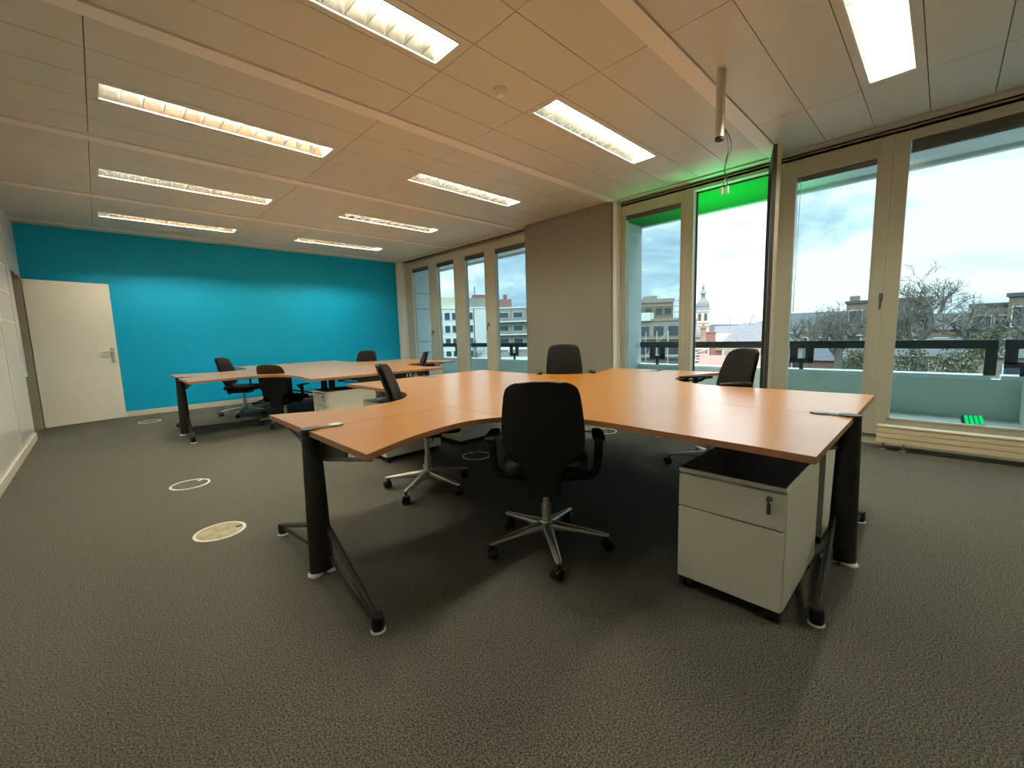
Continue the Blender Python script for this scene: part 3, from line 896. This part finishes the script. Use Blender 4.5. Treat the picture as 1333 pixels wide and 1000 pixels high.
# ================================================================= FLOOR BOXES
FBX = [((0.43, 3.12), LIDW, 'round floor box with worn beige lid and white rim'),
       ((0.435, 4.38), CARPET, 'round floor box with carpeted lid left of the near desks, behind the worn one'),
       ((2.56, 3.16), CARPET, 'round floor box under the near desks beside the front chair'),
       ((0.45, 8.50), CARPET, 'faint round floor box near the door and the blue wall'),
       ((4.22, 2.76), CARPET, 'round floor box right of the front chair, half hidden under the desk edge')]
for i, ((x, y), lm, lab) in enumerate(FBX):
    t = thing('floor_box', (x, y, 0), R(40 * i), lab, 'floor box', 'round floor boxes in the carpet')
    MB().ring((0, 0), 0.125, 0.140, 0.0, 0.005).build('rim', WHITEP, t)
    MB().lathe([(0.125, 0.0), (0.125, 0.002)], seg=40).build('lid', lm, t)
    MB().box(0.085, 0.118, -0.012, 0.012, 0.002, 0.004).build('lid_tab', WHITEP if lm is CARPET else BLACKP, t)

# ================================================================= EXTERIOR
GZ = -12.0
GROUND = mat('street_ground', (0.16, 0.16, 0.15), 0.9, noise=(0.15, (0.20, 0.20, 0.17), 0.4, 0.6))
BWHITE = mat('white_render', (0.62, 0.62, 0.58), 0.8)
BYELL = mat('yellow_render', (0.52, 0.48, 0.33), 0.8)
BBRICK = mat('brown_brick', (0.20, 0.135, 0.095), 0.9, noise=(1.5, (0.27, 0.19, 0.14), 0.35, 0.65))
BPINK = mat('pink_brick', (0.22, 0.115, 0.09), 0.9)
BGREY = mat('grey_brick', (0.24, 0.215, 0.185), 0.9, noise=(1.2, (0.30, 0.27, 0.235), 0.35, 0.65))
BTAN = mat('tan_brick', (0.24, 0.19, 0.135), 0.9, noise=(1.5, (0.30, 0.25, 0.18), 0.35, 0.65))
STONE = mat('pale_stone', (0.40, 0.35, 0.29), 0.85)
SLATE = mat('slate_roof', (0.075, 0.075, 0.08), 0.85, noise=(4, (0.115, 0.112, 0.115), 0.35, 0.65))
LEAD = mat('lead_roof', (0.13, 0.14, 0.15), 0.7)
WGLASS = mat('dark_window_glass', (0.05, 0.06, 0.07), 0.12)
WTRIM = mat('white_trim', (0.70, 0.70, 0.67), 0.6)
SCAF = mat('scaffold_steel', (0.50, 0.50, 0.48), 0.5, 0.3)
BARK = mat('bare_bark', (0.17, 0.145, 0.115), 0.95)
IVY = mat('ivy_leaves', (0.09, 0.092, 0.05), 0.9, noise=(6, (0.17, 0.165, 0.10), 0.4, 0.6))
HILL = mat('hazy_hill', (0.11, 0.125, 0.135), 1.0)

struct(MB().box(7.2, 900, -700, 900, GZ - 1, GZ).build('ground', GROUND, smooth=0))

def pol(az, d): return Vector((d * math.sin(R(az)), d * math.cos(R(az)), 0))
def ztan(d, te): return CAM_H + d * te
def block(name, az0, az1, d, te, depth, m, label, cat='building', group=None, z0=GZ, roof_m=None, twist=0.0):
    """box building whose front spans az0..az1 at distance d; local x along the front, y away from the camera"""
    a, b = pol(az0, d), pol(az1, d * (1 + twist))
    w_ = (b - a).length
    v = (b - a).normalized()
    rz = math.atan2(v.y, v.x)
    t = thing(name, (a.x, a.y, GZ), rz, label, cat, group)
    H_ = ztan(d, te) - GZ
    MB().box(0, w_, 0, depth, 0, H_).build('wall', m, t, smooth=0)
    return t, w_, H_
def win(t, x, z, w_, h_, y=0.0, frame=WTRIM, name='window'):
    f = MB().box(x - 0.08, x + w_ + 0.08, y - 0.10, y + 0.05, z - 0.08, z + h_ + 0.08).build(name, frame, t, smooth=0)
    MB().box(x, x + w_, y - 0.12, y - 0.08, z, z + h_).build('window_glass', WGLASS, f, smooth=0)
def cop(t, w_, d_, H_, m, ov=0.15, th=0.25, name='cornice', x0=0):
    MB().box(x0 - ov, x0 + w_ + ov, -ov, d_ + ov, H_ - th * 0.3, H_ + th * 0.7).build(name, m, t, smooth=0)

# white block with yellow penthouse (far windows)
t, w_, H_ = block('apartment_building', 31.0, 41.55, 100, 0.062, 12, BWHITE, 'white office block with rows of square windows and a yellow set-back top floor')
cop(t, w_, 12, H_, WTRIM)
MB().box(5.8, 12.5, 1.5, 9, H_, H_ + 2.6).build('penthouse', BYELL, t, smooth=0)
MB().box(13.2, 18.2, 0.5, 8, H_, H_ + 2.3).build('brick_penthouse', BGREY, t, smooth=0)
MB().box(14.6, 17.6, 2, 6, H_ + 2.3, H_ + 3.2).build('plant_room', BPINK, t, smooth=0)
MB().cyl((15.2, 3, H_ + 3.1), (15.2, 3, H_ + 5.2), 0.12, seg=6).build('mast', LEAD, t)
for r_ in range(5):
    z = H_ - 2.6 - r_ * 2.95
    for x in (0.8, 2.6, 4.4, 6.2, 7.9, 9.6, 11.6, 13.2):
        win(t, x, z, 1.15, 1.6)
MB().box(14.5, 14.75, -0.06, 0.1, 0, H_).build('corner_strip', LEAD, t, smooth=0)

# grey balcony block
t, w_, H_ = block('balcony_building', 42.2, 52.5, 96, 0.060, 12, BGREY, 'grey brick apartment block with long stacked balconies')
cop(t, w_, 12, H_, WTRIM)
for r_ in range(5):
    z = H_ - 3.0 - r_ * 2.9
    MB().box(-0.1, w_, -1.2, 0.0, z - 0.15, z + 0.1).build('balcony_slab', WTRIM, t, smooth=0)
    MB().box(0.6, w_, -1.22, -1.14, z + 0.1, z + 0.85).build('balcony_front', BGREY, t, smooth=0)
    for x in (1.0, 4.2, 7.4, 10.6, 13.6): win(t, x, z + 0.3, 2.1, 1.7)
MB().box(0.0, 3.6, 3, 6, H_, H_ + 2.2).box(1.8, 2.6, 3.4, 4.4, H_ + 2.2, H_ + 3.3).build('chimney', BPINK, t, smooth=0)
MB().box(7.2, 7.6, 3, 3.4, H_, H_ + 4.5).build('vent_pipe', LEAD, t, smooth=0)
# low street-level block in front of it with scaffold stairs
t, w_, H_ = block('low_building', 42.5, 53.0, 60, -0.035, 10, BGREY, 'low grey building in front of the balcony block, with white bands')
cop(t, w_, 10, H_, WTRIM, th=0.5)
for r_ in range(2):
    MB().box(0, w_, -0.15, 0.0, H_ - 1.6 - r_ * 1.6, H_ - 1.2 - r_ * 1.6).build('band', WTRIM, t, smooth=0)
MB().tube([(1.5, -0.4, H_ - 0.2), (5.2, -0.4, H_ - 4.2)], 0.09, 6).build('stair_rail', WTRIM, t)

# brown block (window left of the open sash)
t, w_, H_ = block('brown_building', 59.0, 65.25, 82, 0.0625, 14, BBRICK, 'brown flat-roofed block with a small roof box, seen left of the church tower', twist=0.02)
cop(t, w_, 14, H_, BGREY, th=0.7)
MB().box(4.6, 6.7, 2, 5, H_, H_ + 1.2).build('roof_box', BGREY, t, smooth=0)
for r_ in range(4):
    z = H_ - 2.4 - r_ * 2.7
    MB().box(0, w_, -0.12, 0.0, z + 1.45, z + 1.75).build('band', BTAN, t, smooth=0)
    for x in (0.6, 2.4, 4.2, 6.0, 7.6): win(t, x, z, 1.2, 1.15, frame=BTAN)
t, w_, H_ = block('tan_building', 60.5, 67.0, 62, 0.020, 10, BGREY, 'lower grey-brown block with pale bands in front of the brown flat-roofed block', twist=-0.02)
cop(t, w_, 10, H_, BTAN, th=0.3)
MB().box(0.9, 2.3, -0.5, 2, H_, H_ + 1.1).build('roof_hut', BWHITE, t, smooth=0)
for r_ in range(3):
    z = H_ - 2.3 - r_ * 2.5
    MB().box(-0.1, w_, -0.7, 0, z - 0.25, z).build('band', BTAN, t, smooth=0)
    for x in (0.8, 2.7, 4.6): win(t, x, z + 0.2, 1.3, 1.3, frame=BGREY)
# scaffolds
def scaffold(az, d, w_, h0, h1, label, nx=4, dz=1.9):
    p = pol(az, d)
    t = thing('scaffold', (p.x, p.y, GZ), R(90 - az) - PI / 2, label, 'scaffold', 'steel scaffolds on the buildings opposite')
    z0, z1 = h0 - GZ, h1 - GZ
    for i in range(nx + 1):
        x = w_ * i / nx
        for y in (0, 1.0): MB().cyl((x, y, 0), (x, y, z1), 0.045, seg=5).build('upright', SCAF, t)
    z = z0; k = 0
    while z < z1:
        m = MB().cyl((0, 0, z), (w_, 0, z), 0.04, seg=5).build('ledger', SCAF, t)
        MB().box(0, w_, 0.05, 0.95, z - 0.06, z - 0.01).build('platform', WTRIM, t, smooth=0)
        if z + dz < z1 + 0.5:
            i = k % nx
            MB().cyl((w_ * i / nx, 0, z), (w_ * (i + 1) / nx, 0, z + dz), 0.035, seg=5).build('brace', SCAF, t)
        z += dz; k += 1
    return t
scaffold(65.4, 78, 2.6, -2.5, 6.6, 'tall pale scaffold rising beside the brown flat-roofed block', nx=4, dz=0.95)
scaffold(62.0, 55, 5.2, -8, 1.0, 'wide scaffold in front of the grey-brown block beneath the rail', nx=4, dz=1.5)
scaffold(67.3, 44, 1.6, -9, -0.4, 'narrow white scaffold stair left of the brick chimneys', nx=1, dz=0.55)

# church tower
d = 250
p = pol(68.63, d)
t = thing('church_tower', (p.x, p.y, GZ), R(90 - 68.63), 'pale church tower with a dark bell-shaped dome and lantern', 'church tower')
zz = lambda te: ztan(d, te) - GZ
hw = 3.3
MB().box(-hw, hw, -hw, hw, 0, zz(0.037)).build('tower_shaft', STONE, t, smooth=0)
for te in (0.006, 0.012, 0.036):
    MB().box(-hw - 0.5, hw + 0.5, -hw - 0.5, hw + 0.5, zz(te) - 0.25, zz(te) + 0.35).build('string_course', STONE, t, smooth=0)
for y in (-1.45, 1.45):
    o_ = [(-0.75, zz(0.016)), (0.75, zz(0.016)), (0.75, zz(0.028))] + [(0.75 * math.cos(q), zz(0.028) + 0.9 * math.sin(q)) for q in [R(k) for k in range(30, 180, 30)]] + [(-0.75, zz(0.028))]
    m = MB()
    m.rings([[Vector((-hw - 0.1, y + u, v)) for u, v in o_], [Vector((-hw + 0.2, y + u, v)) for u, v in o_]])
    m.build('belfry_opening', WGLASS, t, smooth=0)
dome = [(3.9, zz(0.037)), (3.8, zz(0.040)), (3.3, zz(0.043)), (3.35, zz(0.048)), (3.0, zz(0.054)), (2.2, zz(0.059)), (1.5, zz(0.062)), (1.2, zz(0.064))]
MB().lathe(dome, seg=8).build('dome', LEAD, t, smooth=0)
MB().lathe([(1.1, zz(0.063)), (1.1, zz(0.072)), (1.9, zz(0.0725)), (1.7, zz(0.075)), (0.9, zz(0.080)), (0.7, zz(0.082)), (0.7, zz(0.086)), (0.9, zz(0.0865)), (0.4, zz(0.0905)), (0.12, zz(0.096))], seg=8).build('lantern', LEAD, t, smooth=0)

# hill on the horizon
m = MB()
ring_a, ring_b = [], []
for k in range(0, 46):
    az = 55 + k
    a = pol(az, 620); h_ = 6.5 + 1.6 * math.sin(k * 0.35) + 1.2 * math.sin(k * 0.9 + 1)
    ring_a.append((Vector((a.x, a.y, GZ)), Vector((a.x, a.y, h_)), Vector((a.x * 1.2, a.y * 1.2, h_ - 1)), Vector((a.x * 1.2, a.y * 1.2, GZ))))
m.rings([list(r_) for r_ in ring_a])
struct(m.build('hills', HILL, smooth=0))

# town roofs below the tower
def house(az0, az1, d, te_eave, te_ridge, depth, wm, rm, label, gable=False, windows=(), inset=0.0):
    t, w_, H_ = block('house', az0, az1, d, te_eave, depth, wm, label, 'house')
    rz_ = ztan(d, te_ridge) - GZ
    m = MB()
    if gable:   # gable end faces the camera
        rs = [[Vector((-0.2, y, H_ - 0.1)), Vector((w_ / 2, y, rz_)), Vector((w_ + 0.2, y, H_ - 0.1)), Vector((w_ / 2, y, H_ - 0.1))] for y in (-0.15, depth + 0.15)]
        m.rings(rs)
    else:
        rs = [[Vector((x, -0.25, H_ - 0.1)), Vector((x + q, depth / 2, rz_)), Vector((x, depth + 0.25, H_ - 0.1))] for x, q in ((-0.1, inset), (w_ + 0.1, -inset))]
        m.rings(rs)
    m.build('roof', rm, t, smooth=0)
    for (x, z, a, b) in windows: win(t, x, H_ + z, a, b)
    return t, w_, H_
t, w_, H_ = house(71.0, 79.0, 46, -0.028, 0.009, 9, BTAN, SLATE, 'house with a large grey slate roof right of the church tower', inset=1.3, windows=[(0.7, -2.2, 0.8, 1.2), (2.2, -2.2, 0.8, 1.2), (4.4, -2.2, 0.8, 1.2)])
MB().tube([(0.3, 4.2, H_ + 1.6), (0.3, 4.2, H_ + 2.3), (0.0, 4.2, H_ + 2.6)], 0.05, 5).tube([(2.0, 4.2, H_ + 1.4), (2.4, 4.2, H_ + 2.6)], 0.05, 5).build('antenna', LEAD, t)
t, w_, H_ = house(68.0, 70.9, 52, -0.046, -0.012, 8, BPINK, BTAN, 'pink brick gable house just below the church tower', gable=True, windows=[(0.5, -1.6, 0.6, 0.9)])
t, w_, H_ = house(67.0, 69.0, 70, -0.018, 0.0, 8, STONE, SLATE, 'pale house with white dormer at the foot of the church tower')
def stack(az, d, w_, te, label, m):
    p = pol(az, d)
    t = thing('chimney_stack', (p.x, p.y, GZ), R(90 - az), label, 'chimney', 'chimneys beside the slate roof')
    H_ = ztan(d, te) - GZ
    MB().box(-w_ / 2, w_ / 2, -w_ / 2, w_ / 2, 0, H_).build('shaft', m, t, smooth=0)
    MB().box(-w_ / 2 - 0.08, w_ / 2 + 0.08, -w_ / 2 - 0.08, w_ / 2 + 0.08, H_ - 0.02, H_ + 0.12).build('cap', m, t, smooth=0)
    MB().cyl((0, 0, H_ + 0.1), (0, 0, H_ + 0.45), 0.12, seg=8).build('pot', m, t)
stack(68.75, 48, 0.55, 0.000, 'slim dark chimney stack in front of the church tower', BBRICK)
stack(69.6, 50, 0.95, -0.010, 'wide red brick chimney stack right of the slim dark one', BPINK)
t, w_, H_ = house(70.0, 74.0, 120, -0.008, 0.004, 10, BWHITE, SLATE, 'distant pale row of houses left of the slate roof')
t, w_, H_ = house(68.3, 77.5, 36, -0.10, -0.062, 5, BBRICK, BPINK, 'low red brick outhouse under the rail below the slate roof', windows=[(1.0, -1.0, 0.8, 0.8)])

# brick buildings behind the trees on the right
def flat(az0, az1, d, te, depth, m, label, nx, rows, roof=None, tw=0.0, wz=2.8):
    t, w_, H_ = block('brick_building', az0, az1, d, te, depth, m, label, 'building', twist=tw)
    cop(t, w_, depth, H_, SLATE, th=0.3)
    for r_ in range(rows):
        for i in range(nx):
            x = w_ * (i + 0.5) / nx - 0.55
            win(t, x, H_ - 2.4 - r_ * wz, 1.1, 1.5)
    return t, w_, H_
t, w_, H_ = house(75.8, 83.0, 66, -0.012, 0.026, 10, BTAN, SLATE, 'long tan brick house with slate roof behind the left bare tree', windows=[(x, -2.1, 0.9, 1.3) for x in (1.0, 3.2, 5.4)])
t, w_, H_ = flat(82.6, 89.0, 62, 0.0385, 10, BBRICK, 'tall brown brick block with a roof step behind the mullion', 4, 3)
MB().box(0.2, 1.1, 1, 2, H_, H_ + 0.8).build('chimney', BBRICK, t, smooth=0)
t, w_, H_ = house(88.6, 93.0, 58, -0.012, 0.014, 9, BBRICK, SLATE, 'brown brick house with slate roof behind the forked bare tree', windows=[(0.8, -2.2, 0.9, 1.3), (2.4, -2.2, 0.9, 1.3)])
t, w_, H_ = flat(91.6, 94.4, 56, 0.0225, 9, BTAN, 'narrow tan brick block near the right edge', 2, 3)
t, w_, H_ = flat(93.8, 103.0, 52, 0.036, 9, BBRICK, 'brown brick block cut off by the right edge', 5, 3)
t, w_, H_ = house(75.5, 86.0, 44, -0.065, -0.040, 6, BPINK, SLATE, 'low red brick house with a white framed window behind the left tree', windows=[(5.0, -1.5, 1.0, 1.3), (2.0, -1.5, 1.0, 1.3)])
t, w_, H_ = house(86.0, 99.0, 42, -0.055, -0.030, 6, BTAN, SLATE, 'low tan brick house under the rail behind the forked tree', windows=[(1.4, -1.7, 0.9, 1.1), (3.2, -1.7, 0.9, 1.1), (5.8, -1.7, 0.9, 1.1)])

# bare trees
def tree(az, d, te_top, spread, label, seed, fork=-0.035, levels=6):
    rnd = random.Random(seed)
    p = pol(az, d)
    t = thing('bare_tree', (p.x, p.y, GZ), rnd.uniform(0, 6), label, 'tree', 'bare winter trees beyond the balcony')
    top = ztan(d, te_top) - GZ
    fz = ztan(d, fork) - GZ
    tr = MB(); br = MB()
    tr.tube([(0, 0, 0), (0.1, 0.05, fz * 0.5), (0, 0, fz)], [0.34, 0.26, 0.20], 8)
    tr.build('trunk', BARK, t)
    def grow(p0, dirv, ln, r_, lv):
        pts = [p0]; dv = dirv.copy()
        for k in range(3):
            dv = (dv + Vector((rnd.uniform(-.22, .22), rnd.uniform(-.22, .22), rnd.uniform(-.10, .20)))).normalized()
            pts.append(pts[-1] + dv * ln / 3)
        br.tube(pts, [r_, r_ * 0.88, r_ * 0.76, r_ * 0.62], 5 if lv < 3 else 3)
        if lv >= levels: return
        n = 3 if lv < 4 else rnd.choice((2, 3))
        for k in range(n):
            base = pts[-1] if k < 2 else pts[rnd.choice((1, 2))]
            ax = Vector((rnd.uniform(-1, 1), rnd.uniform(-1, 1), rnd.uniform(-.45, .65))).normalized()
            nd = (dv * 0.75 + ax * 0.75).normalized()
            if nd.z < -0.15: nd.z = 0.05
            grow(base, nd, ln * rnd.uniform(0.66, 0.84), max(r_ * 0.60, 0.011), lv + 1)
    h_ = top - fz
    for k in range(4):
        a = k * PI / 2 + rnd.uniform(-.4, .4)
        grow(Vector((0, 0, fz - 0.15 - 0.25 * k)), Vector((spread * math.cos(a), spread * math.sin(a), 1)).normalized(), h_ * 0.36, 0.12, 1)
    br.build('branches', BARK, t)
tree(88.2, 30, 0.080, 0.75, 'tall forked bare tree in the middle of the right window', 5, levels=7)
tree(82.2, 33, 0.045, 0.9, 'bare tree standing left of the window mullion', 11, levels=7)
tree(85.6, 36, 0.050, 0.8, 'bare tree half hidden behind the window mullion', 3)
tree(92.0, 34, 0.038, 0.8, 'bare tree right of the tall forked one', 21)
tree(95.5, 33, 0.035, 0.8, 'bare tree at the right edge of the photo', 8)
tree(79.3, 38, 0.035, 0.8, 'small bare tree at the left of the right-hand windows', 14, levels=5)
tree(39.2, 62, -0.005, 0.7, 'small bare tree before the white office block', 31, fork=-0.07, levels=5)
def shrub(az, d, te, r_, label, seed):
    rnd = random.Random(seed)
    p = pol(az, d)
    t = thing('ivy_shrub', (p.x, p.y, GZ), 0, label, 'shrub', 'green ivy shrubs among the bare trees')
    zt = ztan(d, te) - GZ
    MB().cyl((0, 0, 0), (0, 0, zt - r_), 0.12, 0.07, 6).build('stem', BARK, t)
    m = MB()
    for k in range(900):
        v = Vector((rnd.gauss(0, 1), rnd.gauss(0, 1), rnd.gauss(0, 1))).normalized() * r_ * rnd.uniform(0.35, 1)
        c = Vector((v.x, v.y, v.z * 1.3 + zt - r_ * 1.3))
        a = Vector((rnd.uniform(-1, 1), rnd.uniform(-1, 1), rnd.uniform(-1, 1))).normalized()
        b = a.cross(Vector((rnd.uniform(-1, 1), rnd.uniform(-1, 1), rnd.uniform(-1, 1)))).normalized()
        s = rnd.uniform(0.05, 0.10)
        m._face([m.bm.verts.new(c + a * s), m.bm.verts.new(c + b * s * 0.6), m.bm.verts.new(c - a * s), m.bm.verts.new(c - b * s * 0.6)])
    m.build('leaves', IVY, t, smooth=0)
shrub(83.9, 30, -0.035, 0.75, 'leafy ivy shrub just left of the mullion', 1)
shrub(88.0, 28, -0.036, 0.8, 'leafy ivy shrub just right of the mullion', 2)
shrub(91.0, 28, -0.034, 0.9, 'leafy ivy shrub below the forked tree', 3)
shrub(93.0, 32, -0.005, 0.8, 'ivy shrub climbing a tree near the right edge', 4)
